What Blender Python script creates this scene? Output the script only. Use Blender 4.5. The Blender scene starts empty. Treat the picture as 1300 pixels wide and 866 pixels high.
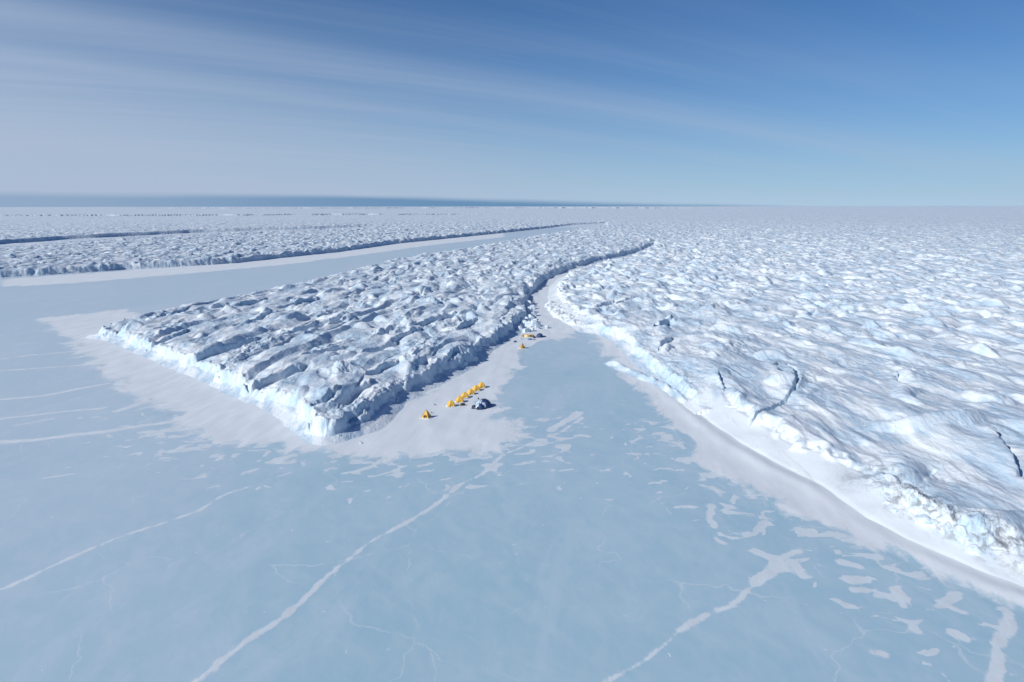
import bpy, bmesh, math, random
import numpy as np
from mathutils import Vector, Matrix
random.seed(7); rng = np.random.default_rng(11)
S = bpy.context.scene
C = S.collection
R = math.radians

# ------------------------------------------------------------------ camera
CAM_H = 70.0; F = 866.67; PITCH = math.atan(171.5/F)
cd = bpy.data.cameras.new('camera'); cam = bpy.data.objects.new('camera', cd); C.objects.link(cam)
cam.location = (0, 0, CAM_H); cam.rotation_euler = (math.pi/2-PITCH, R(0.05), 0)
cd.sensor_width = 36; cd.lens = 24; cd.clip_start = 1; cd.clip_end = 200000
S.camera = cam
S.render.resolution_x = 1024; S.render.resolution_y = 682

# ------------------------------------------------------------------ light
SUN_EL = R(33); SH = Vector((0.86, 0.51)).normalized()          # SH: direction the shadows fall
sun_to = Vector((-SH.x*math.cos(SUN_EL), -SH.y*math.cos(SUN_EL), math.sin(SUN_EL)))
ld = bpy.data.lights.new('sun', 'SUN'); ld.energy = 4.7; ld.angle = R(0.5); ld.color = (1.0, 0.98, 0.935)
sun = bpy.data.objects.new('sun', ld); C.objects.link(sun)
sun.rotation_euler = sun_to.to_track_quat('Z', 'Y').to_euler()
w = bpy.data.worlds.new('World'); S.world = w; w.use_nodes = True
nt = w.node_tree; N = nt.nodes; L = nt.links; N.clear()
def wn(t, **k):
    n = N.new(t)
    for a, b in k.items(): setattr(n, a, b)
    return n
def wm(op, a, b=None, c=None, clamp=False):
    n = wn('ShaderNodeMath', operation=op, use_clamp=clamp)
    for i, v in enumerate((a, b, c)):
        if v is None: continue
        if isinstance(v, (int, float)): n.inputs[i].default_value = v
        else: L.new(v, n.inputs[i])
    return n.outputs[0]
def wr(v, a, b, c=0., d=1., kind='SMOOTHSTEP'):
    n = wn('ShaderNodeMapRange', interpolation_type=kind)
    L.new(v, n.inputs[0])
    for i, x in enumerate((a, b, c, d)): n.inputs[i+1].default_value = x
    return n.outputs[0]
sky = wn('ShaderNodeTexSky', sky_type='NISHITA'); sky.sun_disc = False
sky.sun_elevation = SUN_EL; sky.sun_rotation = math.atan2(sun_to.x, sun_to.y)
sky.altitude = 800; sky.air_density = 1.0; sky.dust_density = 0.3; sky.ozone_density = 2.5
tc = wn('ShaderNodeTexCoord'); sp = wn('ShaderNodeSeparateXYZ'); L.new(tc.outputs['Generated'], sp.inputs[0])
X, Y, Z = sp.outputs
zc = wm('MAXIMUM', Z, 0.02)
px = wm('DIVIDE', X, wm('ADD', zc, 0.12)); py = wm('DIVIDE', Y, wm('ADD', zc, 0.12))
# thin high cloud in long bands: coordinates on a high flat layer, stretched along the wind
ca, sa = math.cos(R(27)), math.sin(R(27))
uu = wm('ADD', wm('MULTIPLY', px, ca), wm('MULTIPLY', py, sa))
vv = wm('ADD', wm('MULTIPLY', px, -sa), wm('MULTIPLY', py, ca))
def cloud(su, sv, seed, det=6, rough=0.55, dist=0.6):
    cb = wn('ShaderNodeCombineXYZ'); L.new(wm('MULTIPLY', uu, su), cb.inputs[0]); L.new(wm('MULTIPLY', vv, sv), cb.inputs[1]); cb.inputs[2].default_value = seed
    n = wn('ShaderNodeTexNoise'); n.inputs['Scale'].default_value = 1; n.inputs['Detail'].default_value = det
    n.inputs['Roughness'].default_value = rough; n.inputs['Distortion'].default_value = dist
    L.new(cb.outputs[0], n.inputs['Vector']); return n.outputs[0]
az = wm('ARCTAN2', X, Y)                     # radians, 0 = straight ahead, + to the right
el = wm('ARCTAN2', Z, wm('SQRT', wm('ADD', wm('MULTIPLY', X, X), wm('MULTIPLY', Y, Y))))
c1 = wr(cloud(0.10, 0.9, 3.1, 5, 0.5, 0.3), 0.36, 0.72)
c2 = wr(cloud(0.22, 3.0, 8.7, 7, 0.6, 0.4), 0.34, 0.74)
c3 = wr(cloud(0.45, 9.0, 5.2, 8, 0.65, 0.5), 0.38, 0.72)
tint = wn('ShaderNodeMixRGB', blend_type='MULTIPLY'); tint.inputs[0].default_value = 1
L.new(sky.outputs[0], tint.inputs[1]); tint.inputs[2].default_value = (0.13, 0.50, 0.90, 1)
hz = wn('ShaderNodeMixRGB'); L.new(wm('MULTIPLY', wm('EXPONENT', wm('MULTIPLY', wm('MAXIMUM', el, 0), -8.5)), 0.97), hz.inputs[0])
L.new(tint.outputs[0], hz.inputs[1]); hz.inputs[2].default_value = (5.1, 7.1, 9.1, 1)
# long pale streaks running down to the right; the left of the sky is veiled
def streak(q, slope, off, wd, k):
    e = wm('SUBTRACT', el, wm('ADD', wm('MULTIPLY', wm('ADD', wm('MULTIPLY', az, q), slope), az), off))
    up = wr(e, 0.0, wd*1.6); dn_ = wr(wm('MULTIPLY', e, -1), 0.0, wd)
    f = wm('SUBTRACT', 1.0, wm('MAXIMUM', up, dn_))
    return wm('MULTIPLY', f, wm('MULTIPLY', wr(c2, 0.0, 0.8, 0.7, 1.0), k))
band = wm('ADD', streak(-0.085, -0.143, 0.155, 0.026, 0.26), streak(-0.05, -0.13, 0.106, 0.012, 0.12))
band = wm('ADD', band, streak(-0.05, -0.10, 0.215, 0.03, 0.06))
low = wm('SUBTRACT', 1.0, wr(wm('ADD', el, wm('MULTIPLY', az, 0.20)), -0.08, 0.20))
veil_l = wm('MULTIPLY', low, wr(az, -0.30, 0.72, 1.0, 0.10))
top_l = wm('MULTIPLY', wr(az, -0.75, 0.15, 0.12, 0.02), wr(el, 0.45, 0.9, 1, 0))
fac = wm('ADD', wm('MULTIPLY', veil_l, 0.76), band)
fac = wm('ADD', fac, wm('MULTIPLY', top_l, wr(c1, 0, 1, 0.72, 1.0)))
fac = wm('ADD', fac, wm('MULTIPLY', wm('MULTIPLY', c1, c2), wr(az, -0.6, 0.6, 0.15, 0.05)))
fac = wm('ADD', fac, wm('MULTIPLY', wm('MULTIPLY', c3, wr(el, 0.40, 0.02, 0.25, 1.0)), wr(az, -0.5, 0.6, 0.11, 0.05)))
fac = wm('MINIMUM', fac, 0.93)
mixc = wn('ShaderNodeMixRGB'); L.new(fac, mixc.inputs[0]); L.new(hz.outputs[0], mixc.inputs[1])
mixc.inputs[2].default_value = (4.9, 6.0, 7.8, 1)
# low dark bank of cloud lying on the horizon, thinning out to the right
cbk = wn('ShaderNodeCombineXYZ'); L.new(wm('MULTIPLY', az, 5.0), cbk.inputs[0]); L.new(wm('MULTIPLY', el, 90.0), cbk.inputs[1])
nb = wn('ShaderNodeTexNoise'); nb.inputs['Scale'].default_value = 1; nb.inputs['Detail'].default_value = 5; L.new(cbk.outputs[0], nb.inputs['Vector'])
thick = wr(az, -0.25, 0.40, 0.0150, -0.002, 'LINEAR')
edge = wm('SUBTRACT', wm('ADD', thick, wm('MULTIPLY', wm('SUBTRACT', nb.outputs[0], 0.5), 0.005)), el)
bank = wm('MULTIPLY', wr(edge, -0.0035, 0.0060), wr(az, -0.70, -0.05, 0.45, 0.97))
mixb = wn('ShaderNodeMixRGB'); L.new(bank, mixb.inputs[0]); L.new(mixc.outputs[0], mixb.inputs[1])
mixb.inputs[2].default_value = (1.65, 3.3, 5.6, 1)
bg = wn('ShaderNodeBackground'); bg.inputs[1].default_value = 0.1
deep = wn('ShaderNodeMixRGB', blend_type='MULTIPLY'); L.new(wr(el, 0.45, 1.2), deep.inputs[0]); L.new(mixb.outputs[0], deep.inputs[1]); deep.inputs[2].default_value = (0.35, 0.55, 0.75, 1)
L.new(deep.outputs[0], bg.inputs[0]); ow = wn('ShaderNodeOutputWorld'); L.new(bg.outputs[0], ow.inputs[0])
S.view_settings.view_transform = 'Standard'; S.view_settings.look = 'None'
S.view_settings.exposure = -0.25; S.view_settings.gamma = 1; S.view_settings.use_curve_mapping = False

# ------------------------------------------------------------------ helpers
def tag(o, label=None, cat=None, group=None, kind=None):
    if label: o['label'] = label
    if cat: o['category'] = cat
    if group: o['group'] = group
    if kind: o['kind'] = kind
    return o
cp, spn = math.cos(PITCH), math.sin(PITCH)
def G(x, y, z=0.0):
    """the place on the level z that the survey photograph shows at x, y"""
    a = (x-650)/F; b = -(y-433)/F
    d = (a, cp+b*spn, -spn+b*cp)
    t = (z-CAM_H)/d[2]
    return (d[0]*t, d[1]*t)
class Perlin:
    def __init__(s, seed):
        r = np.random.default_rng(seed); s.n = 512
        a = r.random((s.n, s.n))*2*np.pi
        s.gx = np.cos(a).astype(np.float32); s.gy = np.sin(a).astype(np.float32)
    def __call__(s, x, y):
        xi = np.floor(x); yi = np.floor(y); fx = (x-xi).astype(np.float32); fy = (y-yi).astype(np.float32)
        x0 = xi.astype(np.int64) % s.n; y0 = yi.astype(np.int64) % s.n; x1 = (x0+1) % s.n; y1 = (y0+1) % s.n
        u = fx*fx*fx*(fx*(fx*6-15)+10); v = fy*fy*fy*(fy*(fy*6-15)+10)
        a = s.gx[x0, y0]*fx+s.gy[x0, y0]*fy; b = s.gx[x1, y0]*(fx-1)+s.gy[x1, y0]*fy
        c = s.gx[x0, y1]*fx+s.gy[x0, y1]*(fy-1); d = s.gx[x1, y1]*(fx-1)+s.gy[x1, y1]*(fy-1)
        return (a+u*(b-a)+v*((c+u*(d-c))-(a+u*(b-a))))*1.5
P = [Perlin(100+i) for i in range(12)]
def sstep(a, b, x):
    t = np.clip((x-a)/(b-a), 0, 1); return t*t*(3-2*t)
def segdist(x, y, pts, closed=False):
    """unsigned distance, signed side distance (positive to the right of travel), parameter metres along"""
    best = np.full(x.shape, 1e18, np.float32); side = np.zeros(x.shape, np.float32)
    n = len(pts)
    for i in range(n if closed else n-1):
        ax, ay = pts[i]; bx, by = pts[(i+1) % n]
        dx, dy = bx-ax, by-ay; l2 = dx*dx+dy*dy
        if l2 < 1e-9: continue
        t = np.clip(((x-ax)*dx+(y-ay)*dy)/l2, 0, 1)
        ex = x-ax-t*dx; ey = y-ay-t*dy
        d = ex*ex+ey*ey
        m = d < best
        best = np.where(m, d, best)
        side = np.where(m, (x-ax)*dy-(y-ay)*dx, side)
    return np.sqrt(best), np.sign(side)
def inside(x, y, pts):
    r = np.zeros(x.shape, bool); n = len(pts)
    for i in range(n):
        ax, ay = pts[i]; bx, by = pts[(i+1) % n]
        if ay == by: continue
        c = ((ay > y) != (by > y)) & (x < (bx-ax)*(y-ay)/(by-ay)+ax)
        r ^= c
    return r

# ------------------------------------------------------------------ the coastline of the ice shelf
right_foot = [G(*p) for p in [(1300,749),(1258,733),(1204,708),(1151,686),(1100,658),(1043,617),(989,591),(936,561),(900,536),
              (878,517),(850,494),(818,466),(785,432),(760,423),(744,421),(728,412),(712,402),(700,391),(694,378),(697,364),(708,354),(734,343.5),(764,336),(808,326.5),(834,312.5)]]
tongue_right = [G(*p) for p in [(831,311),(800,323),(755,332.5),(719,343),(692,355),(672,374),(666,390),(668,405),(660,416),(646,426),(631,436),(613,448),(602,460),(587,468),
              (570,476),(555,485),(529,496),(508,508),(498,518),(485,532),(464,545),(432,556)]]
tongue_left = [G(*p) for p in [(412,559),(394,553),(370,530),(342,514),(308,502),(266,481),(228,467),(190,450),(152,433),(115,427)]]
tongue_back = [G(x, y, 7.5) for x, y in [(118,410),(165,398),(220,386),(300,372),(360,359),(430,343),(500,327),(560,317.5),(620,308),(680,298),(730,290.5),(770,286)]]
left_foot = [G(*p) for p in [(770,283.8),(725,286.3),(680,291.5),(620,297.5),(560,303.5),(500,309.5),(427,320),(358,327),(296,334),(231,338),(154,342),(115,345),(50,349),(0,352)]]
lx, ly = left_foot[-1]
sea = [(400,-400), (160,20), (118,85)] + right_foot + tongue_right + tongue_left + tongue_back + left_foot + \
      [(lx-500, ly-70), (lx-4000, ly-600), (-6000,-3000), (0,-6000)]
wedge = [right_foot[-1]] + tongue_right + tongue_left + tongue_back + [left_foot[0], (1500, 9000), (9000, 30000), (22000, 60000), (24000, 60000), (3000,7000)]
FD = (0.13, 0.991)                                          # the flow direction of the ice
def uv(x, y): return x*FD[0]+y*FD[1], x*FD[1]-y*FD[0]       # along, across (to the right)
# hollows (steep on the left, filling up to the right) and narrow cracks seen in the surface
hollows = [([(325,479),(352,472),(377,465)],3.4,9),([(245,450),(285,440),(322,428)],2.6,8),([(370,417),(400,410),(432,403)],2.4,8),([(391,450),(432,440)],2.2,6),
 ([(429,500),(464,485)],2.8,7),([(425,528),(462,508)],2.6,6),([(259,389),(283,386)],2.4,8),([(308,384),(332,379)],2.6,9),([(152,412),(175,407)],2.6,7),([(405,506),(424,498)],2.4,5),
 ([(380,416),(401,409)],2.2,7),([(420,408),(434,405)],2.2,6),([(555,460),(576,446)],3.0,8),([(534,411),(575,396)],2.4,7),([(583,412),(600,404)],2.4,8),([(190,430),(235,418)],2.0,7),
 ([(466,445),(500,430)],2.2,6),([(500,428),(530,417)],2.2,7),([(300,412),(350,398)],1.8,7),([(470,470),(500,458)],2.0,6),([(360,388),(400,378)],2.0,9),
 ([(1265,556),(1285,578),(1300,600)],3.2,9),([(915,480),(925,500),(942,520)],1.5,5),([(1140,478),(1150,488)],2.0,5),([(1010,400),(1030,396)],2.0,8),([(832,414),(850,405)],2.4,7),
 ([(838,437),(850,430)],2.0,6),([(760,384),(775,380)],2.4,9),([(785,383),(800,379)],2.2,9),([(905,372),(918,378)],2.2,10),([(930,470),(948,478)],2.0,6),([(985,463),(996,476)],2.2,6)]
cracks = [([(936,528),(960,520),(985,510),(1008,494),(1014,480),(1010,466),(1000,460)],3.0,0.9),([(1168,590),(1178,588),(1186,583)],1.6,0.7)]
rifts = [([(1252,286.5),(1280,289.5),(1330,293),(1500,300)],5,200,0),([(-700,345),(-60,314),(0,309),(80,303),(160,299),(240,295),(320,292.5),(400,290),(480,287)],7.5,150,0),([(-80,274),(200,274),(450,273),(640,273),(760,274.5)],9.5,500,0.25),
         ([(130,264.3),(400,264.5),(620,264.3),(860,264.8),(1000,264.8)],24,2500,0.2)]
def shelf_height(x, y, spacing):
    r = np.hypot(x, y)
    u, v = uv(x, y)
    # coast
    wob = (1-0.55*(y > 620)*(x < -60))*(2.2*P[0](x/13, y/13)+0.9*P[1](x/4.3, y/4.3)+0.45*P[2](x/1.7, y/1.7))
    d, _ = segdist(x, y, sea, True)
    ins = inside(x, y, sea)
    d = np.where(ins, -d, d)                                # positive on the ice shelf
    inW = inside(x, y, wedge)
    inL = ~inW & (x < left_foot[0][0]+(y-left_foot[0][1])*0.35) & (y > 500)
    inR = ~inW & ~inL
    gap = sstep(340, 430, y)*sstep(1100, 700, y)
    near_ramp = (inR & (x > 0) & (x < 220) & (y < 1200))*np.maximum(0.22+0.78*sstep(252, 216, y), gap)*sstep(1200, 800, y)
    dn = d+wob*(1-0.5*near_ramp)+inW*(x > 0)*sstep(330, 420, y)*sstep(1000, 700, y)*(5.5*P[3](x/24, y/34)+3*np.abs(P[4](x/11, y/13)))
    # plain
    u = np.where(inR, -0.08*x+0.997*y, u); v = np.where(inR, 0.997*x+0.08*y, v)
    lam = np.where(inR, 40., 25.)
    far = sstep(350, 900, r)
    smoothR = np.where(inR, sstep(620, 230, r), 0.)         # near the camera the right plate is smooth and wind-packed
    W1 = P[3](u/150, v/60); W2 = P[4](u/45, v/22); W3 = P[2](u/16, v/12)
    # long ridges: gentle rise to the right, steep drop on their right side, broken up along their length
    ph = v/lam+1.3*W1+0.35*W2+0.06*W3
    saw = ph-np.floor(ph)
    saw = np.where(saw < 0.80, saw/0.80, (1-saw)/0.20)
    msk = sstep(-0.25, 0.30, P[5](u/36+7+np.floor(ph)*3.7, v/60+0.2*np.floor(ph)))
    A_s = np.where(inR, 1.15, 2.6)*(1-0.45*far)
    h = np.where(inW, 6.8, 7.4)+1.0*P[2](u/75, v/45)*(1-0.3*smoothR)
    h += A_s*(saw-0.5)*(0.25+0.75*msk)*(1-0.4*smoothR)
    # soft wind-rounded mounds with steep lee sides, warped so that they lean
    vw = v+5*P[6](u/30, v/18); uw = u+5*P[7](u/26, v/18)
    su = np.where(inR, 0.75, 0.62)
    m1 = P[8](uw*su/30, vw/15); m1 = P[8](uw*su/30, (vw+3.2*m1)/15)
    m2 = P[9](uw*su/14, vw/8.5); m2 = P[9](uw*su/14, (vw+2.0*m2)/8.5)
    m3 = P[10](uw/7, vw/4.4)
    jag = sstep(-0.05, 0.45, P[11](u/34+3, v/24))           # belts of broken ice between smooth snow
    h += 1.9*m1*(1-0.30*smoothR)*np.where(inW, 0.8, 1)+smoothR*1.6*P[10](u/60+9, v/26)
    h += (1.55*m2+1.3*jag*(0.35-np.abs(m2)*1.6))*(1-0.62*smoothR)*(1+0.35*far)*np.where(inW, 0.72, 1)
    h += ((0.45+0.75*jag)*m3-0.6*jag*np.abs(P[3](uw/8, vw/4.2)))*(1-0.75*smoothR)*np.where(inW, 0.7, 1)*np.clip(6/spacing, 0, 1)*(1+0.4*far)
    small = np.clip(1.6/spacing, 0, 1)
    h += small*(0.12+0.38*jag)*P[0](uw/3.6+3, vw/2.3)*(1-0.5*smoothR)
    h += small*(0.05+0.2*jag)*(1-0.5*smoothR)*(P[1](uw/1.7, vw/1.0)-0.4*np.abs(P[6](uw/1.1, vw/0.8)))
    h += smoothR*(0.30*P[3](u/15, v/3.6)+0.12*P[4](u/6, v/1.6)+0.05*(P[5](u/3.0, v/0.9)))            # sastrugi
    # isolated hummocks with a snow tail
    hm = np.clip(P[5](uw/19+31, vw/13)-0.32, 0, 1)
    h += 6.0*hm*(1-0.3*far)
    pit = np.clip(P[7](uw/18+11, vw/9.5)-0.30, 0, 1)
    h -= np.where(inR, 5.0-3.2*smoothR, 3.0)*pit*(1-0.3*far)
    for pts, D, wd in hollows:
        pw = [G(a, b, 7.2) for a, b in pts]
        cx = sum(p[0] for p in pw)/len(pw); cy = sum(p[1] for p in pw)/len(pw)
        m = (np.abs(x-cx) < 60) & (np.abs(y-cy) < 110)
        if not m.any(): continue
        xx = x[m]+1.3*P[6](x[m]/7, y[m]/7)+0.5*P[7](x[m]/2.2, y[m]/2.2); yy = y[m]
        dd, sd = segdist(xx, yy, pw)
        if pw[-1][1] < pw[0][1]: sd = -sd
        f = np.where(sd > 0, np.clip(1-dd/wd, 0, 1)**1.3, np.clip(1-dd/1.1, 0, 1)**1.5)
        lip = np.where(sd < 0, 0.7*np.exp(-((dd-2.0)/2.2)**2), 0)
        h[m] += lip-D*f
    for pts, D, wd in cracks:
        pw = [G(a, b, 7.2) for a, b in pts]
        m = (np.abs(x-pw[0][0]) < 80) & (np.abs(y-pw[0][1]) < 120)
        if not m.any(): continue
        dd, sd = segdist(x[m]+0.8*P[6](x[m]/5, y[m]/5)+0.3*P[7](x[m]/1.5, y[m]/1.5), y[m], pw)
        h[m] -= D*sstep(wd, wd*0.3, dd)
    for pts, A, tail, gap in rifts:
        pw = [G(a, b, 7.0) for a, b in pts]
        m = (y > 900)
        if not m.any(): continue
        q = 1 if A < 9.2 else 6 if A < 20 else 16
        dd, sd = segdist(x[m]+q*6*P[6](x[m]/(q*90), y[m]/(q*90)), y[m]+q*6*P[7](x[m]/(q*90), y[m]/(q*90)), pw)
        if A > 9:                                           # far scarps broken en echelon
            q2 = 150. if A < 20 else 420.; sw = x[m]/q2+1.5*P[9](x[m]/(q2*4), y[m]/9000)+1.1*P[5](x[m]/(q2*1.3), y[m]/9000+5)
            dd, sd = segdist(x[m], y[m]-(sw-np.floor(sw))*q2*1.9, pw)
        x0, x1 = pw[0][0], pw[-1][0]
        fade = (1. if q == 1 else sstep(x0-50*q, x0+80*q, x[m]))*sstep(x1+30*q, x1-(100 if q == 1 else 300*q), x[m])
        brk = sstep(gap-0.35, gap-0.05, P[8](x[m]/(q*26), y[m]/(q*200))*0.9+0.25) if gap else 1
        s = np.where(sd < 0, sstep(0, spacing[m]*0.8+3, dd)*np.exp(-dd/tail), 0)
        if q == 1:
            fr = np.where(sd > 0, sstep(110, 25, dd), sstep(30, 0, dd))*fade
            h[m] = h[m]*(1-0.85*fr)+5.5*0.85*fr
        h[m] += A*s*fade*brk
    # edge profile
    wc = np.where(inR, 3.0, 3.0)
    prof = sstep(-0.4, wc[()] if np.ndim(wc) == 0 else wc, dn)
    crest = np.clip(1-np.abs(dn-7)/7, 0, 1)*0.8*P[8](x/9+5, y/9)
    face = 1.5*sstep(0, 3, dn)*sstep(7, 3, dn)*(0.5*P[9](x/2.5, y/2.5)+0.4*np.abs(P[10](x/1.2, y/1.2)))
    round_ = 1-np.where(inW, 0.30, 0.22)*sstep(12, 0, dn)
    cl = h*round_*prof+crest*prof+face*prof
    # the wind-built ramp and broken rim on the right coast
    dr = d+0.9*P[0](x/22, y/22)+0.5*P[1](x/7, y/7)
    cor = sstep(152, 140, y)
    rampw = 5.6-2.3*cor+1.8*P[3](x/28, y/28)+gap*(16+9*P[6](x/40, y/50))
    rh = 2.9-0.8*cor+0.9*P[4](x/14, y/14)+gap*(1.2+1.6*P[5](x/16, y/40))
    ramp = rh*np.clip(dr/rampw, 0, 1)**1.15
    up = sstep(rampw-0.6, rampw+3.6, dr+2.6*P[1](x/7, y/7)+1.3*P[2](x/2.1, y/2.1))
    debris = sstep(7.5, 1, np.abs(dr-rampw-2.6+2*P[6](x/9, y/9)))*sstep(185, 150, y)
    blk = np.floor(P[9](x/5.5, y/4.2)*4.5+P[8](x/2.4, y/2.0)*1.8)/4
    rr = ramp*(1-up)+((h-2.0*sstep(60, 15, d))*0.97+debris*(1.5*blk-0.1))*up
    h2 = cl*(1-near_ramp)+rr*near_ramp
    # apron of drift snow under the cliffs
    ap = 2.1*sstep(-6.5, 3.5, d+1.0*P[2](x/9, y/9))*np.where(inL, 0.4, 1)
    h2 = np.where(near_ramp > 0.9, h2, np.maximum(h2, ap-0.25))
    # low broken terrace in the gap between the plates
    tx, ty = G(735, 385); 
    ter = [G(*p) for p in [(690,386),(712,384),(735,396),(752,414),(741,419),(722,413),(702,402)]]
    m = (y > 300) & (y < 620) & (x > 0) & (x < 110)
    if m.any():
        dt, _ = segdist(x[m], y[m], ter, True); it = inside(x[m], y[m], ter); dt = np.where(it, dt, -dt)+wob[m]*0.8
        tz = (1.8+1.2*P[9](x[m]/5, y[m]/8)+0.8*P[10](x[m]/2.2, y[m]/3))*sstep(-0.5, 2.0, dt)
        h2[m] = np.maximum(h2[m], np.where(dt > -0.5, tz, -9))
    h2 = h2-0.30*sstep(1.5, -0.5, d)-1.6*sstep(-4.5, -8.5, d)*(h2 < 0.6)
    m = (x > 40) & (x < 110) & (y > 200) & (y < 340)
    if m.any():
        dd, _ = segdist(x[m]+1.2*P[6](x[m]/6, y[m]/6), y[m], [G(*p) for p in [(776,462),(795,470),(815,479),(838,489),(856,500),(872,512)]])
        h2[m] = np.maximum(h2[m], (2.0+0.9*P[9](x[m]/5, y[m]/5))*np.exp(-(dd/2.1)**2)-0.3)
    dft = sstep(0.5, 0.98, near_ramp)*(1-up)*(1-0.8*debris*near_ramp)
    return h2, d, inW, inL, debris*near_ramp, dft

# ------------------------------------------------------------------ polar survey grid, dense where the land is near
def radial(a, b, f):
    out = [a]
    while out[-1] < b: out.append(out[-1]+f(out[-1]))
    return np.array(out)
def build_grid(name, X, Y, Z, facemask, mat, attrs=None, smooth=True):
    nr, nc = X.shape
    idx = np.arange(nr*nc, dtype=np.int64).reshape(nr, nc)
    q = np.stack([idx[:-1, :-1], idx[:-1, 1:], idx[1:, 1:], idx[1:, :-1]], -1)[facemask]
    used = np.zeros(nr*nc, bool); used[q.ravel()] = True
    remap = np.cumsum(used)-1
    q = remap[q].astype(np.int32)
    co = np.stack([X.ravel()[used], Y.ravel()[used], Z.ravel()[used]], -1).astype(np.float32)
    me = bpy.data.meshes.new(name)
    me.vertices.add(len(co)); me.vertices.foreach_set('co', co.ravel())
    me.loops.add(q.size); me.loops.foreach_set('vertex_index', q.ravel())
    me.polygons.add(len(q)); me.polygons.foreach_set('loop_start', np.arange(0, q.size, 4, dtype=np.int32))
    me.polygons.foreach_set('use_smooth', np.full(len(q), smooth))
    me.update(calc_edges=True)
    for k, a in (attrs or {}).items():
        at = me.attributes.new(k, 'FLOAT', 'POINT'); at.data.foreach_set('value', a.ravel()[used].astype(np.float32))
    me.materials.append(mat)
    o = bpy.data.objects.new(name, me); C.objects.link(o); return o

# ------------------------------------------------------------------ materials
class MT:
    def __init__(s, name):
        s.m = bpy.data.materials.new(name); s.m.use_nodes = True; s.n = s.m.node_tree.nodes; s.l = s.m.node_tree.links
        s.b = s.n['Principled BSDF']; s.pos = s.n.new('ShaderNodeNewGeometry').outputs['Position']
    def val(s, v, sock):
        if isinstance(v, (int, float)): sock.default_value = v
        elif isinstance(v, tuple): sock.default_value = v
        else: s.l.new(v, sock)
    def math(s, op, a, b=None, clamp=False):
        n = s.n.new('ShaderNodeMath'); n.operation = op; n.use_clamp = clamp; s.val(a, n.inputs[0])
        if b is not None: s.val(b, n.inputs[1])
        return n.outputs[0]
    def ramp(s, v, a, b, c=0., d=1.):
        n = s.n.new('ShaderNodeMapRange'); n.interpolation_type = 'SMOOTHSTEP'; s.l.new(v, n.inputs[0])
        for i, x in enumerate((a, b, c, d)): n.inputs[i+1].default_value = x
        return n.outputs[0]
    def noise(s, sx, sy, sz, det=4, rough=0.55, dist=0., rot=-7.5):
        mp = s.n.new('ShaderNodeMapping'); mp.vector_type = 'TEXTURE'; mp.inputs['Rotation'].default_value = (0, 0, R(rot)); mp.inputs['Scale'].default_value = (sx, sy, sz)
        s.l.new(s.pos, mp.inputs[0]); n = s.n.new('ShaderNodeTexNoise'); n.inputs['Scale'].default_value = 1
        n.inputs['Detail'].default_value = det; n.inputs['Roughness'].default_value = rough; n.inputs['Distortion'].default_value = dist
        s.l.new(mp.outputs[0], n.inputs['Vector']); return n.outputs[0]
    def mix(s, f, a, b):
        n = s.n.new('ShaderNodeMixRGB'); s.val(f, n.inputs[0]); s.val(a if not isinstance(a, tuple) else a+(1,), n.inputs[1]); s.val(b if not isinstance(b, tuple) else b+(1,), n.inputs[2]); return n.outputs[0]
    def attr(s, k):
        n = s.n.new('ShaderNodeAttribute'); n.attribute_name = k; return n.outputs['Fac']
    def bump(s, h, strength, dist):
        n = s.n.new('ShaderNodeBump'); n.inputs['Strength'].default_value = strength; n.inputs['Distance'].default_value = dist
        s.l.new(h, n.inputs['Height']); s.l.new(n.outputs[0], s.b.inputs['Normal'])

SNOW = (0.765, 0.825, 0.865)
mi = MT('shelf_ice')
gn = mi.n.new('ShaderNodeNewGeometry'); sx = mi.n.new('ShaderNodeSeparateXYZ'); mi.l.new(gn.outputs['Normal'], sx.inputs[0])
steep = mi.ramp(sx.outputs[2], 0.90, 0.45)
patch = mi.ramp(mi.noise(8, 24, 14, 6, 0.64, 0.4, 4), 0.40, 0.60)
fine = mi.ramp(mi.noise(1.3, 5.5, 2, 5, 0.65, 0.3, 4), 0.38, 0.64)
c = mi.mix(mi.math('MULTIPLY', patch, mi.math('ADD', mi.math('MULTIPLY', fine, 0.45), 0.57)), (0.765, 0.82, 0.86), (0.40, 0.54, 0.67))
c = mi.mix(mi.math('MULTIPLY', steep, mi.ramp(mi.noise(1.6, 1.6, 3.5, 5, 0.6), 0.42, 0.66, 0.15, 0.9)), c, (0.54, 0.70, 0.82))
dirtn = mi.ramp(mi.noise(5, 22, 4, 8, 0.72, 0.8, 4), 0.54, 0.68)
dirt = mi.math('MULTIPLY', dirtn, 0.26)
drift = mi.attr('drift')
c = mi.mix(mi.math('MULTIPLY', drift, 0.92), c, (0.73, 0.785, 0.82))
c = mi.mix(dirt, c, (0.30, 0.29, 0.29))
dba = mi.attr('debris')
deb = mi.math('MULTIPLY', mi.ramp(mi.noise(2.6, 4.2, 2.0, 7, 0.68, 0.9), 0.47, 0.62), dba)
c = mi.mix(mi.math('MULTIPLY', deb, 0.75), c, (0.20, 0.205, 0.215))
mi.l.new(c, mi.b.inputs['Base Color']); mi.b.inputs['Roughness'].default_value = 0.6; mi.b.inputs['Specular IOR Level'].default_value = 0.3
hb = mi.math('ADD', mi.math('MULTIPLY', mi.noise(0.8, 2.0, 0.8, 5, 0.65, 0.5, 4), 1.0), mi.math('MULTIPLY', mi.noise(3.0, 6.0, 3.0, 4, 0.55, 0.3), 2.2))
hb = mi.math('MULTIPLY', hb, mi.ramp(drift, 0.0, 0.9, 1.0, 0.12))
mi.bump(hb, 0.55, 0.45)

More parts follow.
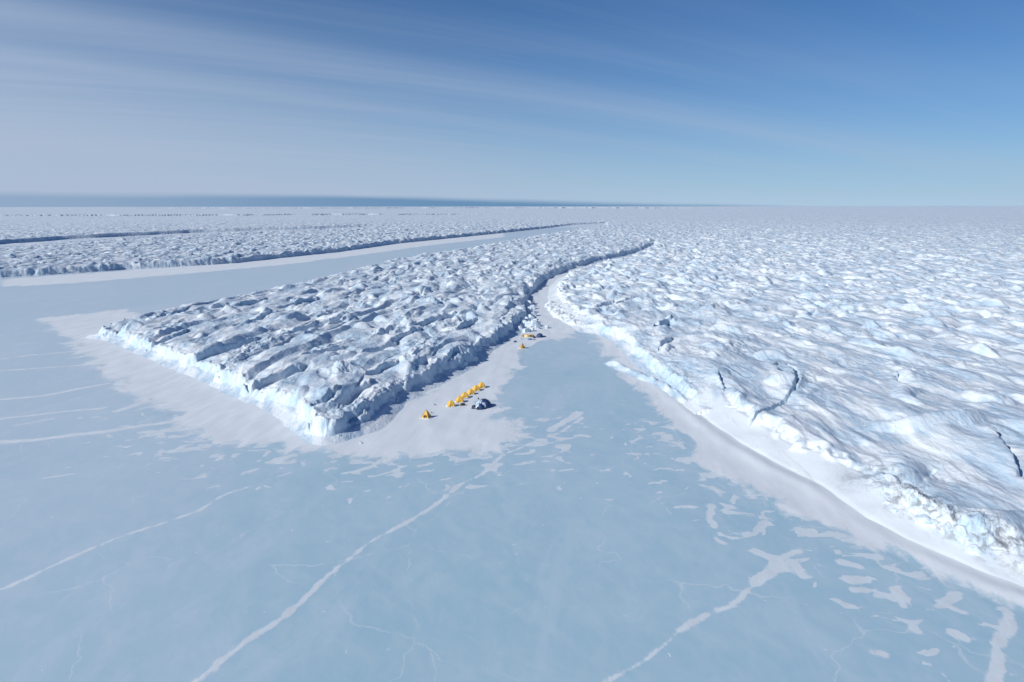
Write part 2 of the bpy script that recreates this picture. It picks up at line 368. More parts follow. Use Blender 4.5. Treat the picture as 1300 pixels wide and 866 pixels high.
mg = MT('sea_ice_surface')
da = mg.attr('snowfield'); dl = mg.attr('crackline')
n1 = mg.noise(14, 26, 10, 7, 0.62, 0.8); n2 = mg.noise(2.2, 3.4, 3, 5, 0.6, 0.4); n3 = mg.noise(5, 9, 10, 5, 0.6, 1.2)
edge = mg.math('ADD', da, mg.math('MULTIPLY', mg.math('SUBTRACT', n1, 0.5), 36.0))
edge = mg.math('ADD', edge, mg.math('MULTIPLY', mg.math('SUBTRACT', n2, 0.5), 7.0))
field = mg.ramp(edge, -1.6, 3.2)
le = mg.math('ADD', dl, mg.math('MULTIPLY', mg.math('SUBTRACT', n2, 0.5), 2.4))
le = mg.math('ADD', le, mg.math('MULTIPLY', mg.math('SUBTRACT', n3, 0.5), 2.2))
line = mg.ramp(le, -0.35, 0.35)
sxy = mg.n.new('ShaderNodeSeparateXYZ'); mg.l.new(mg.pos, sxy.inputs[0])
# loose patches, commoner near the shelf
pn = mg.noise(6.5, 5.0, 6, 3, 0.5, 0.6, 20)
pth = mg.math('ADD', pn, mg.math('MULTIPLY', mg.math('MULTIPLY', mg.ramp(da, -48, -2), mg.ramp(sxy.outputs[1], 260, 200)), 0.20))
pat = mg.ramp(pth, 0.738, 0.772)
fl = mg.ramp(mg.noise(1.3, 2.2, 2, 3, 0.5, 0.3, 30), 0.70, 0.73)
fleck = mg.math('MULTIPLY', fl, mg.ramp(mg.noise(30, 34, 20, 2, 0.5), 0.44, 0.58, 0.0, 0.8))
mask = mg.math('MAXIMUM', mg.math('MAXIMUM', field, mg.math('MULTIPLY', line, 0.8)), mg.math('MAXIMUM', mg.math('MULTIPLY', pat, 0.72), fleck))
tint = mg.ramp(mg.noise(70, 120, 50, 5, 0.6, 0.6), 0.35, 0.68)
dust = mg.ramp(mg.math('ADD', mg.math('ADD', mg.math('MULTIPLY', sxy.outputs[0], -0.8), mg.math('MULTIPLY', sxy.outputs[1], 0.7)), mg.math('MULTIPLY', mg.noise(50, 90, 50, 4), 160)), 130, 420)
frost = mg.math('MULTIPLY', mg.ramp(mg.noise(18, 60, 20, 7, 0.68, 1.0), 0.48, 0.68), 0.30)
ice = mg.mix(tint, (0.355, 0.545, 0.650), (0.430, 0.590, 0.690))
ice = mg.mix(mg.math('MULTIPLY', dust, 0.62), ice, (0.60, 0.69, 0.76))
mott = mg.ramp(mg.noise(5, 9, 6, 6, 0.7, 0.6, 25), 0.35, 0.70)
ice = mg.mix(mg.math('MULTIPLY', mott, 0.24), ice, (0.66, 0.73, 0.78))
vo = mg.n.new('ShaderNodeTexVoronoi'); vo.feature = 'DISTANCE_TO_EDGE'; vo.inputs['Scale'].default_value = 0.028
vw_ = mg.n.new('ShaderNodeVectorMath'); vw_.operation = 'MULTIPLY_ADD'; nn = mg.n.new('ShaderNodeTexNoise'); nn.inputs['Scale'].default_value = 0.05; nn.inputs['Detail'].default_value = 6
mg.l.new(mg.pos, nn.inputs['Vector']); mg.l.new(nn.outputs['Color'], vw_.inputs[0]); vw_.inputs[1].default_value = (22, 22, 0); mg.l.new(mg.pos, vw_.inputs[2]); mg.l.new(vw_.outputs[0], vo.inputs['Vector'])
hair = mg.math('MULTIPLY', mg.ramp(vo.outputs[0], 0.0065, 0.001), mg.ramp(mg.noise(14, 14, 10, 3), 0.42, 0.60, 0.0, 0.45))
ice = mg.mix(hair, ice, (0.68, 0.75, 0.80))
ice = mg.mix(frost, ice, (0.62, 0.70, 0.79))
snowc = mg.mix(mg.ramp(mg.noise(4, 22, 6, 6, 0.6, 0.5), 0.38, 0.66), (0.71, 0.76, 0.80), (0.775, 0.82, 0.855))
snowc = mg.mix(mg.math('MULTIPLY', mg.ramp(edge, 9, -0.5), mg.ramp(n3, 0.45, 0.7, 0.0, 0.35)), snowc, (0.60, 0.59, 0.58))
colr = mg.mix(mask, ice, snowc)
mg.l.new(colr, mg.b.inputs['Base Color'])
mg.l.new(mg.ramp(mask, 0, 1, 0.42, 0.7), mg.b.inputs['Roughness']); mg.b.inputs['Specular IOR Level'].default_value = 0.35
mg.bump(mg.math('ADD', mg.math('MULTIPLY', mask, 0.5), mg.math('ADD', mg.math('MULTIPLY', mg.noise(2.2, 9.0, 2, 5, 0.6), 0.35), mg.math('MULTIPLY', mg.noise(0.5, 0.9, 1, 3), 0.05))), 0.22, 0.25)

# ------------------------------------------------------------------ frozen sea: one sheet out to the horizon
ang = np.concatenate([np.linspace(-180, -50, 60)[:-1], np.linspace(-50, 50, 900), np.linspace(50, 180, 60)[1:]])
rad = radial(2, 90000, lambda r: 2.0 if r < 60 else 0.75 if r < 330 else 0.75+0.02*(r-330))
RR, AA = np.meshgrid(rad, np.radians(ang), indexing='ij')
gx, gy = RR*np.sin(AA), RR*np.cos(AA)
fields = [[(48,404),(100,398),(160,392),(300,440),(440,540),(500,515),(580,470),(640,430),(680,395),(700,390),(740,415),(728,428),(690,434),(668,446),(657,468),(640,492),(632,515),(650,536),(664,552),(636,572),(580,578),(520,582),(450,580),(400,572),(330,566),(270,562),(236,545),(200,512),(150,488),(112,462),(80,430)],
          [(735,408),(752,428),(772,456),(800,490),(838,520),(862,556),(888,592),(930,610),(975,634),(1020,655),(1075,682),(1130,704),(1190,735),(1250,760),(1330,790),(1400,760),(1300,700),(1100,600),(900,500),(800,430)],
          [(660,425),(664,405),(668,385),(690,355),(740,338),(800,325),(834,311),(812,328),(770,337),(745,345),(738,362),(730,380),(720,400),(735,420),(700,428)],
          [(0,354),(0,364),(120,357),(260,345),(360,336),(440,326),(540,312),(640,301),(640,296),(500,309),(300,333)]]
ds = np.full(gx.shape, -1e9, np.float32)
for f in fields:
    pw = [G(*p) for p in f]
    d, _ = segdist(gx, gy, pw, True); i = inside(gx, gy, pw)
    k = 0.8 if f[0] != (0,354) else 0.5
    ds = np.maximum(ds, np.where(i, d, -d))
lines = [([(236,872),(285,832),(345,786),(400,743),(432,716),(470,690),(540,645),(600,606),(650,573),(690,556),(722,543),(736,528)],0.50),
 ([(0,747),(40,728),(90,706),(160,680),(230,654),(265,641)],0.42),([(268,638),(300,624),(345,606),(365,600)],0.35),
 ([(772,872),(800,848),(860,806),(900,779),(935,752),(960,736)],0.42),([(955,738),(975,726),(990,710),(968,702)],1.5),([(985,722),(1010,712),(1024,730)],1.2),([(985,712),(1020,700)],0.9),
 ([(0,560),(60,555),(120,549),(170,541),(220,533)],1.5),([(0,507),(60,500),(100,493),(140,486)],1.3),([(0,425),(60,420),(110,414)],1.3),([(0,455),(40,450),(90,446)],1.1),
 ([(1262,872),(1268,838),(1262,822),(1272,800),(1278,778)],1.0),([(903,642),(899,655),(908,668)],0.9),([(912,684),(920,690)],0.7),([(700,545),(735,522)],1.4),
 ([(1066,712),(1082,716)],1.3),([(1075,734),(1098,736)],1.4),([(1085,748),(1110,750)],0.9),([(1198,766),(1222,776)],0.8),([(1212,804),(1226,812)],1.2),([(1160,798),(1168,802)],1.0),([(1115,830),(1122,832)],0.8),([(1140,750),(1150,772)],0.9),
 ([(0,470),(50,466),(110,462)],1.0),([(0,530),(60,524),(130,516)],0.9),([(20,538),(70,530)],0.7),([(150,520),(190,508),(250,500)],1.8),([(100,600),(60,606)],0.6),([(210,545),(270,540),(330,545)],2.0),([(0,438),(50,434),(100,430)],0.8),
 ([(30,372),(120,364),(230,352)],0.9),([(0,384),(140,373)],0.8),([(20,400),(60,397)],0.9),([(840,640),(850,655)],0.1)]
dl_ = np.full(gx.shape, -1e9, np.float32)
wx = gx+1.5*P[0](gx/16, gy/16); wy = gy+1.5*P[1](gx/16, gy/16)
for f, wd in lines:
    d, _ = segdist(wx, wy, [G(*p) for p in f]); dl_ = np.maximum(dl_, wd-d)
dl_ = np.maximum(dl_, -50)
dsh, _ = segdist(gx, gy, right_foot[:12])
bank = 0.50*np.exp(-((dsh-3.6)/2.6)**2)*(gx > 0)*sstep(330, 220, gy)*(0.7+0.6*P[3](gx/40, gy/40))
gz = 0.10*P[4](gx/30, gy/60)+np.where(ds > 0, 0.10*P[5](gx/6, gy/12), 0)+bank
gz = gz*sstep(1200, 300, RR)-0.15
fm = np.ones((gx.shape[0]-1, gx.shape[1]-1), bool)
o = build_grid('frozen_sea', gx, gy, gz, fm, mg.m, {'snowfield': ds, 'crackline': dl_})
tag(o, kind='structure')

# ------------------------------------------------------------------ ice shelf: three plates
ang = np.concatenate([np.linspace(-58, -40, 120)[:-1], np.linspace(-40, 40, 1500), np.linspace(40, 58, 120)[1:]])
rad = radial(95, 85000, lambda r: 0.42 if r < 420 else min(0.42+0.0042*(r-420), 9+max(0, r-2800)*0.03))
RR, AA = np.meshgrid(rad, np.radians(ang), indexing='ij')
sx_, sy_ = RR*np.sin(AA), RR*np.cos(AA)
spc = np.broadcast_to(np.gradient(rad)[:, None], RR.shape)
sz = np.empty(RR.shape); sd_ = np.empty(RR.shape); wW = np.empty(RR.shape, bool); wL = np.empty(RR.shape, bool); deb_ = np.empty(RR.shape); dft_ = np.empty(RR.shape)
for i in range(0, len(rad), 100):
    s = slice(i, i+100)
    sz[s], sd_[s], wW[s], wL[s], deb_[s], dft_[s] = shelf_height(sx_[s], sy_[s], spc[s])
farf = sstep(1300, 4200, RR)
sz = np.where(sz > 12.5, sz, sz*(1-0.75*farf)+7.2*0.75*farf)
keep = (np.maximum.reduce([sz[:-1, :-1], sz[1:, :-1], sz[:-1, 1:], sz[1:, 1:]]) > -0.2)
A = {'debris': deb_, 'drift': dft_}
fW = wW[:-1, :-1]; fL = wL[:-1, :-1]
for nm, m in (('ice_tongue', fW), ('ice_shelf', ~fW & ~fL), ('ice_shelf', fL)):
    o = build_grid(nm, sx_, sy_, sz, keep & m, mi.m, A); tag(o, kind='structure')
print('grid', RR.shape)

#OBJECTS
# ------------------------------------------------------------------ things
def fabric(name, col, rough=0.6, var=0.12, scale=0.5):
    m = MT(name)
    n = m.noise(scale, scale, scale, 4, 0.6)
    a = tuple(c*(1-var) for c in col); b_ = tuple(min(1, c*(1+var)) for c in col)
    m.l.new(m.mix(m.ramp(n, 0.35, 0.65), a, b_), m.b.inputs['Base Color']); m.b.inputs['Roughness'].default_value = rough
    m.bump(m.noise(0.35, 0.35, 0.35, 4), 0.4, 0.05); return m.m
M_yel = fabric('yellow_canvas', (0.74, 0.45, 0.08)); M_yel2 = fabric('yellow_nylon', (0.80, 0.48, 0.08)); M_fade = fabric('sun_bleached_canvas', (0.66, 0.50, 0.24), 0.7, 0.3, 1.0); M_amb = fabric('faded_orange_canvas', (0.55, 0.33, 0.10))
M_dark = fabric('black_fabric', (0.025, 0.028, 0.035)); M_navy = fabric('navy_fabric', (0.03, 0.07, 0.19)); M_pale = fabric('pale_blue_fabric', (0.50, 0.62, 0.76))
M_grey = fabric('grey_tarp', (0.30, 0.34, 0.42)); M_blue = fabric('blue_tarp', (0.10, 0.20, 0.45)); M_wood = fabric('bamboo', (0.35, 0.24, 0.12)); M_white = fabric('white_plastic', (0.75, 0.76, 0.78))
M_snow = MT('packed_snow'); M_snow.b.inputs['Base Color'].default_value = SNOW+(1,); M_snow.b.inputs['Roughness'].default_value = 0.65
M_snow.bump(M_snow.noise(0.5, 0.5, 0.5, 5), 0.7, 0.2); M_snow = M_snow.m
M_block = MT('block_ice'); bb = M_block
bb.l.new(bb.mix(bb.ramp(bb.noise(1.5, 1.5, 1.2, 5, 0.6), 0.42, 0.62), SNOW, (0.54, 0.68, 0.77)), bb.b.inputs['Base Color']); bb.b.inputs['Roughness'].default_value = 0.5
bb.bump(bb.noise(0.8, 0.8, 0.8, 5, 0.65), 0.8, 0.3); M_block = bb.m

def empty(name, x, y, rz=0, z=0.0, sc=1.0):
    o = bpy.data.objects.new(name, None); C.objects.link(o); o.location = (x, y, z); o.rotation_euler = (0, 0, rz); o.scale = (sc, sc, sc); o.empty_display_size = 0.3; return o
def part(name, bm, mat, parent=None, smooth=False):
    bmesh.ops.recalc_face_normals(bm, faces=bm.faces)
    me = bpy.data.meshes.new(name); bm.to_mesh(me); bm.free(); me.materials.append(mat)
    if smooth: me.polygons.foreach_set('use_smooth', [True]*len(me.polygons))
    o = bpy.data.objects.new(name, me); C.objects.link(o)
    if parent: o.parent = parent
    return o
def copy_tree(o, parent=None):
    c = o.copy(); C.objects.link(c); c.parent = parent
    for ch in list(o.children): copy_tree(ch, c)
    return c
def bar(bm, a, b, r, n=6, r2=None):
    a, b = Vector(a), Vector(b); d = (b-a); L_ = d.length; q = d.to_track_quat('Z', 'Y').to_matrix().to_4x4(); q.translation = (a+b)/2
    bmesh.ops.create_cone(bm, cap_ends=True, segments=n, radius1=r, radius2=r if r2 is None else r2, depth=L_, matrix=q)
def rings(bm, rows, close_top=True, cyc=True):
    """rows of equal-length point lists joined into a skin"""
    vs = [[bm.verts.new(p) for p in row] for row in rows]
    n = len(vs[0])
    for a, b in zip(vs[:-1], vs[1:]):
        for i in range(n if cyc else n-1):
            bm.faces.new((a[i], a[(i+1) % n], b[(i+1) % n], b[i]))
    if close_top: bm.faces.new(vs[-1])
    return vs
def blob(bm, x, y, z, sx, sy, sz, seed, k=0.22, sub=2):
    rr = random.Random(seed); g = bmesh.ops.create_icosphere(bm, subdivisions=sub, radius=1)
    for v in g['verts']:
        s = 1+rr.uniform(-k, k); v.co = Vector((x+v.co.x*sx*s, y+v.co.y*sy*s, z+max(v.co.z, -0.4)*sz*s))

# --- pyramid tent: four-sided, poles at the corners, sleeve door, snow-weighted valance
def make_pyramid(canvas):
    t = empty('pyramid_tent', 0, 0)
    H, B, Tq = 2.45, 1.35, 0.16
    rows = []
    for k in range(9):
        f = k/8; w_ = B*(1-f)+Tq*f; z = 0.04+H*f
        row = []
        for c_ in range(4):
            a0 = math.pi/4+c_*math.pi/2; a1 = a0+math.pi/2
            for j in range(4):
                g = j/4
                px_ = (math.cos(a0)*(1-g)+math.cos(a1)*g)*w_*1.414; py_ = (math.sin(a0)*(1-g)+math.sin(a1)*g)*w_*1.414
                sag = 1-0.10*math.sin(math.pi*g)*math.sin(math.pi*min(1, f*1.1))
                row.append((px_*sag, py_*sag, z))
        rows.append(row)
    bm = bmesh.new(); rings(bm, rows); part('canvas', bm, canvas, t)
    bm = bmesh.new(); va = [[(math.cos(math.pi/4+c_*math.pi/2+j*math.pi/8)*(r_*1.414*(1 if j == 0 else (0.85 if j in (1, 3) else 0.80))), math.sin(math.pi/4+c_*math.pi/2+j*math.pi/8)*(r_*1.414*(1 if j == 0 else (0.85 if j in (1, 3) else 0.80))), z) for c_ in range(4) for j in range(4)] for r_, z in ((B, 0.10), (B+0.45, 0.03), (B+0.5, -0.05))]
    rings(bm, va, False); part('valance', bm, M_snow, t)
    for c_ in range(4):
        a0 = math.pi/4+c_*math.pi/2; bm = bmesh.new()
        bar(bm, (math.cos(a0)*B*1.44, math.sin(a0)*B*1.44, 0), (math.cos(a0)*0.16, math.sin(a0)*0.16, H+0.30), 0.035); part('pole', bm, M_wood, t)
    bm = bmesh.new(); n = 14                                # round sleeve door on the front (-y) side
    rows = []
    for r_, off in ((0.52, -0.02), (0.54, 0.28), (0.42, 0.34)):
        rows.append([(math.cos(2*math.pi*i/n)*r_, -1.13-off+0.30*(0), 0.75+math.sin(2*math.pi*i/n)*r_) for i in range(n)])
    rings(bm, rows, False); d = part('door_sleeve', bm, canvas, t)
    bm = bmesh.new(); rings(bm, [[(math.cos(2*math.pi*i/n)*0.42, -1.44, 0.75+math.sin(2*math.pi*i/n)*0.42) for i in range(n)]]); part('door_opening', bm, M_dark, d)
    return t
# --- small yellow sleeping tent: ridged dome with porch
def make_dome():
    t = empty('dome_tent', 0, 0)
    n = 24; rows = []
    for k in range(8):
        f = k/7; z = 2.05*math.sin(f*math.pi/2)**1.05; row = []
        for i in range(n):
            a = 2*math.pi*i/n
            rad_ = (1-0.96*f**1.35)*1.6*(1+0.12*math.cos(4*a))*(1-0.05*math.sin(f*math.pi)*abs(math.sin(2*a)))
            row.append((math.cos(a)*rad_*1.08, math.sin(a)*rad_, z+0.02))
        rows.append(row)
    bm = bmesh.new(); rings(bm, rows); part('flysheet', bm, M_yel2, t)
    for s_ in (math.pi/4, -math.pi/4):                      # crossing poles
        bm = bmesh.new(); pts = []
        for k in range(13):
            g = -1+2*k/12; zz = 2.05*math.cos(g*math.pi/2)**1.0 if abs(g) < 1 else 0
            rad_ = 1.66*g*(1.03); pts.append((math.cos(s_)*rad_*1.0, math.sin(s_)*rad_, zz))
        for a, b in zip(pts[:-1], pts[1:]): bar(bm, a, b, 0.03, 5)
        part('pole', bm, M_amb, t)
    bm = bmesh.new(); rows = []                             # porch hood on the -y side
    for k in range(4):
        f = k/3; rows.append([(math.cos(math.pi*i/8)*0.75*(1-0.15*f), -1.15-0.75*f, math.sin(math.pi*i/8)*(1.15-0.55*f)+0.02) for i in range(9)])
    rings(bm, rows, True, False); p_ = part('porch', bm, M_yel2, t)
    bm = bmesh.new(); rings(bm, [[(math.cos(math.pi*i/8)*0.42, -1.93, math.sin(math.pi*i/8)*0.45+0.03) for i in range(9)]]); part('door', bm, M_amb, p_)
    bm = bmesh.new()
    for i in range(28):
        a = 2*math.pi*i/28; blob(bm, math.cos(a)*1.72, math.sin(a)*1.62, 0.04, 0.30, 0.26, 0.20, i, 0.2, 1)
    part('snow_skirt', bm, M_snow, t, True)
    return t
d0 = make_dome()
for q in d0.children:
    pass
rowp = [(572.5, 515.2), (583.5, 509.8), (589.8, 504.2), (597.6, 500.0), (604.3, 495.4), (611.3, 491.8)]
lab = ['yellow dome tent nearest the camera in the row of six on snow', 'second yellow dome tent from the near end of the row of six', 'third yellow dome tent from the near end of the row of six',
       'fourth yellow dome tent from the near end of the row of six', 'fifth yellow dome tent, next to the farthest of the row of six', 'yellow dome tent at the far end of the row of six on snow']
for i, (x, y) in enumerate(rowp):
    o = d0 if i == 0 else copy_tree(d0)
    gx_, gy_ = G(x, y); o.location = (gx_, gy_, -0.03); o.rotation_euler.z = R(random.uniform(-14, 14)-20); s_ = random.uniform(0.92, 1.0); o.scale = (s_, s_, s_*random.uniform(0.95, 1.08))
    tag(o, lab[i], 'tent', 'yellow dome tents in a row on the snow')
p0 = make_pyramid(M_yel); x, y = G(541, 529.6); p0.location = (x, y, -0.03); p0.rotation_euler.z = R(-18)
tag(p0, 'yellow pyramid tent with a round dark door standing alone in front of the tent row', 'tent')
p1 = copy_tree(p0); x, y = G(663.2, 442.0); p1.location = (x, y, -0.03); p1.rotation_euler.z = R(24); p1.scale = (0.9, 0.9, 0.95)
for ch in p1.children:
    if ch.name.startswith('canvas'): ch.data = ch.data.copy(); ch.data.materials[0] = M_amb
tag(p1, 'faded orange pyramid tent standing alone below the far gear heap', 'tent')

# --- big blue and white mess tent: two joined domes with pole arches
def dome_part(name, cx, cy, rx, ry, hz, parent, panels, seed):
    n = 32; base = []
    for k in range(10):
        f = k/9; z = hz*math.sin(f*math.pi/2); rr_ = math.cos(f*math.pi/2)
        base.append([(cx+math.cos(2*math.pi*i/n)*rx*max(rr_, 0.02)**0.85, cy+math.sin(2*math.pi*i/n)*ry*max(rr_, 0.02)**0.85, z) for i in range(n)])
    bm = bmesh.new(); rings(bm, base); o = part(name, bm, M_navy, parent, True)
    for a0, a1, f0, f1 in panels:                           # pale panels a little proud of the shell
        bm = bmesh.new(); rows = []
        for k in range(8):
            f = f0+(f1-f0)*k/7; z = hz*math.sin(f*math.pi/2)+0.02; rr_ = max(math.cos(f*math.pi/2), 0.02)**0.85
            rows.append([(cx+math.cos(R(a0+(a1-a0)*i/8))*(rx*rr_+0.03), cy+math.sin(R(a0+(a1-a0)*i/8))*(ry*rr_+0.03), z) for i in range(9)])
        rings(bm, rows, False, False); part('pale_panel', bm, M_pale, o, True)
    return o
mt = empty('mess_tent', *G(610.5, 516.8), R(-10), -0.02)
dome_part('main_dome', 0.5, 1.3, 2.9, 2.9, 2.55, mt, [(150, 262, 0.10, 0.95), (272, 300, 0.05, 0.55)], 1)
dome_part('porch_dome', -0.1, -1.7, 1.55, 1.45, 1.75, mt, [(195, 262, 0.08, 0.86)], 2)
for (cx, cy, rx, hz, a) in ((0.5, 1.3, 2.98, 2.66, 20), (0.5, 1.3, 2.98, 2.66, 110), (0.5, 1.3, 2.98, 2.66, 65), (-0.1, -1.7, 1.6, 1.84, 10)):
    bm = bmesh.new(); pts = []
    for k in range(17):
        th = math.pi*k/16; rr_ = math.cos(th); pts.append((cx+math.cos(R(a))*math.copysign(abs(rr_)**0.85, rr_)*rx, cy+math.sin(R(a))*math.copysign(abs(rr_)**0.85, rr_)*rx*0.98, hz*math.sin(th)))
    for p, q in zip(pts[:-1], pts[1:]): bar(bm, p, q, 0.05, 5)
    part('pole_arch', bm, M_dark, mt)
bm = bmesh.new(); bmesh.ops.create_cone(bm, cap_ends=True, segments=12, radius1=0.28, radius2=0.2, depth=0.5, matrix=Matrix.Translation((-1.6, 2.9, 2.3))); part('vent_cowl', bm, M_dark, mt)
bm = bmesh.new(); rings(bm, [[(math.cos(math.pi*i/8)*0.5-0.5, -3.12, math.sin(math.pi*i/8)*1.1) for i in range(9)], [(math.cos(math.pi*i/8)*0.5-0.5, -3.2, math.sin(math.pi*i/8)*1.05) for i in range(9)]], True, False); part('door', bm, M_dark, mt)
tag(mt, 'large navy and pale blue double dome tent beside the row of yellow tents', 'tent')

# --- gear
def bag(name, px_, py_, sx, sy, sz, mat, label, cat, group=None, rz=0, seed=0):
    x, y = G(px_, py_); o_ = empty(name, x, y, R(rz), -0.05)
    bm = bmesh.new(); blob(bm, 0, 0, 0.25*sz, sx, sy, sz, seed, 0.07, 2); part('sack', bm, mat, o_, True)
    for k in (-0.4, 0.4):
        bm = bmesh.new(); pts = [(k*sx, math.cos(math.pi*i/8)*sy*1.0, 0.25*sz+math.sin(math.pi*i/8)*sz*0.98) for i in range(9)]
        for p, q in zip(pts[:-1], pts[1:]): bar(bm, p, q, 0.04, 4)
        part('strap', bm, M_grey, o_)
    tag(o_, label, cat, group); return o_
def sledge(px_, py_, rz, label, load):
    x, y = G(px_, py_); o_ = empty('sledge', x, y, R(rz), -0.03)
    for s_ in (-0.35, 0.35):
        bm = bmesh.new(); pts = [(-1.2, s_, 0.04), (0.9, s_, 0.04), (1.2, s_, 0.14), (1.4, s_, 0.34)]
        for p, q in zip(pts[:-1], pts[1:]): bar(bm, p, q, 0.045, 5)
        part('runner', bm, M_wood, o_)
    bm = bmesh.new(); 
    for k in range(7): bar(bm, (-1.1+k*0.32, -0.42, 0.24), (-1.1+k*0.32, 0.42, 0.24), 0.05, 5)
    part('deck', bm, M_wood, o_)
    bm = bmesh.new(); blob(bm, -0.1, 0, 0.42, 0.95, 0.42, 0.42, 5, 0.09, 2); part('load', bm, load, o_, True)
    tag(o_, label, 'sledge'); return o_
sledge(587.5, 514.6, 20, 'small dark loaded sledge between the near yellow tents and the mess tent', M_dark)
bag('kit_bag', 601.3, 517.2, 0.85, 0.6, 0.75, M_dark, 'tall black kit bag left of the mess tent porch, farthest back of the pile', 'bag', None, 30, 1)
bag('kit_bag', 600.2, 518.6, 0.6, 0.45, 0.4, M_dark, 'small low black kit bag at the left end of the pile by the mess tent', 'bag', None, -10, 2)
bag('kit_bag', 603.0, 518.7, 0.8, 0.5, 0.5, M_navy, 'dark navy kit bag lying in front of the pile by the mess tent', 'bag', None, 5, 3)
def crate(name, px_, py_, s, mat, label, cat, rz=0):
    x, y = G(px_, py_); o_ = empty(name, x, y, R(rz), -0.04)
    bm = bmesh.new(); bmesh.ops.create_cube(bm, size=1, matrix=Matrix.Translation((0, 0, s*0.36)) @ Matrix.Diagonal((s, s*0.7, s*0.72, 1))); bmesh.ops.bevel(bm, geom=bm.edges[:], offset=0.05*s, segments=2, affect='EDGES'); part('body', bm, mat, o_)
    bm = bmesh.new(); bmesh.ops.create_cube(bm, size=1, matrix=Matrix.Translation((0, 0, s*0.77)) @ Matrix.Diagonal((s*1.05, s*0.75, s*0.09, 1))); bmesh.ops.bevel(bm, geom=bm.edges[:], offset=0.02*s, segments=1, affect='EDGES'); part('lid', bm, mat, o_)
    tag(o_, label, cat); return o_
crate('storage_box', 604.9, 517.6, 0.75, M_white, 'white storage box between the black bags and the mess tent porch', 'box', 12)
crate('storage_box', 551.6, 513.9, 0.50, M_grey, 'small grey box alone on snow behind the lone pyramid tent', 'box', 40)
crate('storage_box', 547.4, 523.9, 0.45, M_grey, 'tiny grey box just right of the lone pyramid tent peak', 'box', 10)
# far gear depot under the ice blocks
x, y = G(670, 427.0); t = empty('collapsed_tent', x, y, R(-12), -0.05)
bm = bmesh.new(); blob(bm, 0, 0, 0.3, 2.3, 1.9, 1.0, 21, 0.2, 2); part('yellow_fabric', bm, M_fade, t)
bm = bmesh.new(); blob(bm, 2.0, 1.2, 0.25, 1.3, 1.1, 0.75, 22, 0.14, 2); part('dark_fold', bm, M_amb, t, True)
bm = bmesh.new(); blob(bm, -2.4, -0.3, 0.15, 0.9, 1.2, 0.75, 23, 0.14, 2); part('dark_fold', bm, M_wood, t, True)
tag(t, 'low heap of slumped yellow canvas below the fallen ice blocks', 'tent')
bag('blue_tarp_bundle', 672.6, 431.2, 1.4, 0.9, 0.6, M_blue, 'blue tarpaulin bundle in front of the slumped yellow canvas', 'bundle', None, 5, 31)
bag('grey_tarp_bundle', 677.0, 431.3, 1.2, 0.6, 0.45, M_grey, 'flat grey tarpaulin bundle right of the blue bundle', 'bundle', None, 0, 32)
bag('kit_bag', 678.4, 428.6, 1.0, 0.5, 0.5, M_dark, 'long dark kit bag between the slumped canvas and the round blue tent', 'bag', None, 8, 33)
bag('kit_bag', 653.8, 434.0, 0.9, 0.6, 0.6, M_navy, 'dark blue kit bag alone on snow at the foot of the ice cliff', 'bag', None, 25, 34)
crate('storage_box', 661.0, 430.4, 0.9, M_white, 'pale box at the left edge of the far gear heap', 'box', 20)
bt = empty('round_tent', *G(685, 427.6), 0, -0.03)
dome_part('shell', 0, 0, 1.9, 1.8, 1.9, bt, [], 3)
for a in (30, 120):
    bm = bmesh.new(); pts = [(math.cos(R(a))*math.copysign(abs(math.cos(math.pi*k/12))**0.85, math.cos(math.pi*k/12))*1.95, math.sin(R(a))*math.copysign(abs(math.cos(math.pi*k/12))**0.85, math.cos(math.pi*k/12))*1.86, 1.97*math.sin(math.pi*k/12)) for k in range(13)]
    for p, q in zip(pts[:-1], pts[1:]): bar(bm, p, q, 0.04, 5)
    part('pole', bm, M_dark, bt)
bm = bmesh.new(); blob(bm, 2.4, 0.3, 0.1, 1.1, 0.6, 0.5, 41, 0.1, 2); part('porch_sheet', bm, M_navy, bt, True)
tag(bt, 'round dark blue dome tent right of the far yellow heap', 'tent')

# --- ice blocks fallen from the cliff
def ice_block(seed):
    rr = random.Random(seed); bm = bmesh.new(); bmesh.ops.create_icosphere(bm, subdivisions=3, radius=1)
    pl = [(Vector((rr.uniform(-1, 1), rr.uniform(-1, 1), rr.uniform(-0.5, 1))).normalized(), rr.uniform(0.55, 0.85)) for _ in range(9)]
    for v in bm.verts:
        for n_, d_ in pl:
            q = v.co.dot(n_)
            if q > d_: v.co -= n_*(q-d_)*0.92
        v.co += Vector((rr.uniform(-1, 1), rr.uniform(-1, 1), rr.uniform(-1, 1)))*0.035
    me = bpy.data.meshes.new('ice_block'); bm.to_mesh(me); bm.free(); me.materials.append(M_block); return me
ibm = [ice_block(200+i) for i in range(6)]
def put_block(px_, py_, s, label, group, seed, hz=0.9, sink=0.25):
    rr = random.Random(seed); x, y = G(px_, py_); o_ = bpy.data.objects.new('ice_block', ibm[seed % 6]); C.objects.link(o_)
    o_.location = (x, y, s*hz*(0.62-sink)); o_.scale = (s*rr.uniform(0.8, 1.25), s*rr.uniform(0.8, 1.2), s*hz*rr.uniform(0.8, 1.2)); o_.rotation_euler = (rr.uniform(-0.4, 0.4), rr.uniform(-0.4, 0.4), rr.uniform(0, 6.28))
    tag(o_, label, 'ice block', group)
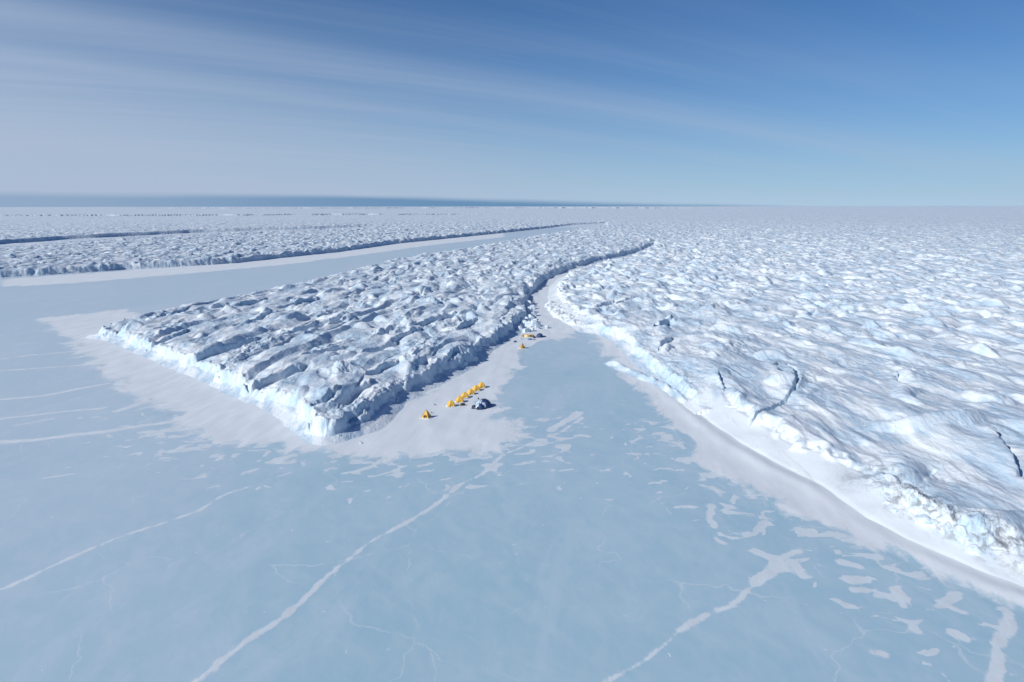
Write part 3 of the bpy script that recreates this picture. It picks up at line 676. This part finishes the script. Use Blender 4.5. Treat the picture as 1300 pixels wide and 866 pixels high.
LB = 'pale blue-white ice block in the jumble fallen from the tongue above the far gear heap'
for i, (x, y, s) in enumerate([(661,420,3.0),(665,413,3.8),(668,421,2.6),(671,414,3.6),(674,406,4.2),(666,404,4.4),(678,414,3.6),(675,420,2.2),(682,417,2.6),(680,409,2.6),(672,397,4.4),(677,401,3.2),(663,411,3.6),(669,408,3.4),(684,414,2.0),(670,389,4.4),(676,392,3.4),(659,417,2.6)]):
    put_block(x, y, s*0.8, LB, 'fallen ice blocks above the far gear heap', i)
put_block(694.5, 416.5, 1.6, 'small lone ice block on snow right of the fallen jumble', None, 30)
put_block(457.5, 562.0, 0.45, 'tiny grey ice lump on snow below the tip of the tongue', None, 31)
# broken blocks at the dirty corner of the right coast
LR = 'grubby ice block in the broken rim at the lower right coast'
kk = 0
for px_, py_ in [(1150,650),(1160,655),(1168,662),(1175,655),(1180,668),(1188,675),(1195,672),(1200,684),(1192,686),(1208,690),(1215,684),(1190,660),(1205,665),(1172,648),(1140,642),(1232,696),(1240,704),(1250,700),(1210,676),(1225,676),(1245,688),(1130,634)]:
    x, y = G(px_-2, py_-9, 5); rr = random.Random(kk)
    i_ = int(np.argmin(np.abs(np.degrees(AA[0])-math.degrees(math.atan2(x, y))))); j_ = int(np.argmin(np.abs(rad-math.hypot(x, y))))
    if sz[j_, i_] < 1.5: continue
    s = rr.uniform(0.7, 1.9)
    o_ = bpy.data.objects.new('ice_block', ibm[kk % 6]); C.objects.link(o_)
    i_ = int(np.argmin(np.abs(np.degrees(AA[0])-math.degrees(math.atan2(x, y))))); j_ = int(np.argmin(np.abs(rad-math.hypot(x, y))))
    o_.location = (x, y, sz[j_, i_]-0.15*s); o_.scale = (s*rr.uniform(0.8, 1.5), s*rr.uniform(0.8, 1.2), s*rr.uniform(0.7, 1.1)); o_.rotation_euler = (rr.uniform(-0.5, 0.5), rr.uniform(-0.5, 0.5), rr.uniform(0, 6.28))
    tag(o_, LR, 'ice block', 'broken ice blocks along the lower right coast'); kk += 1
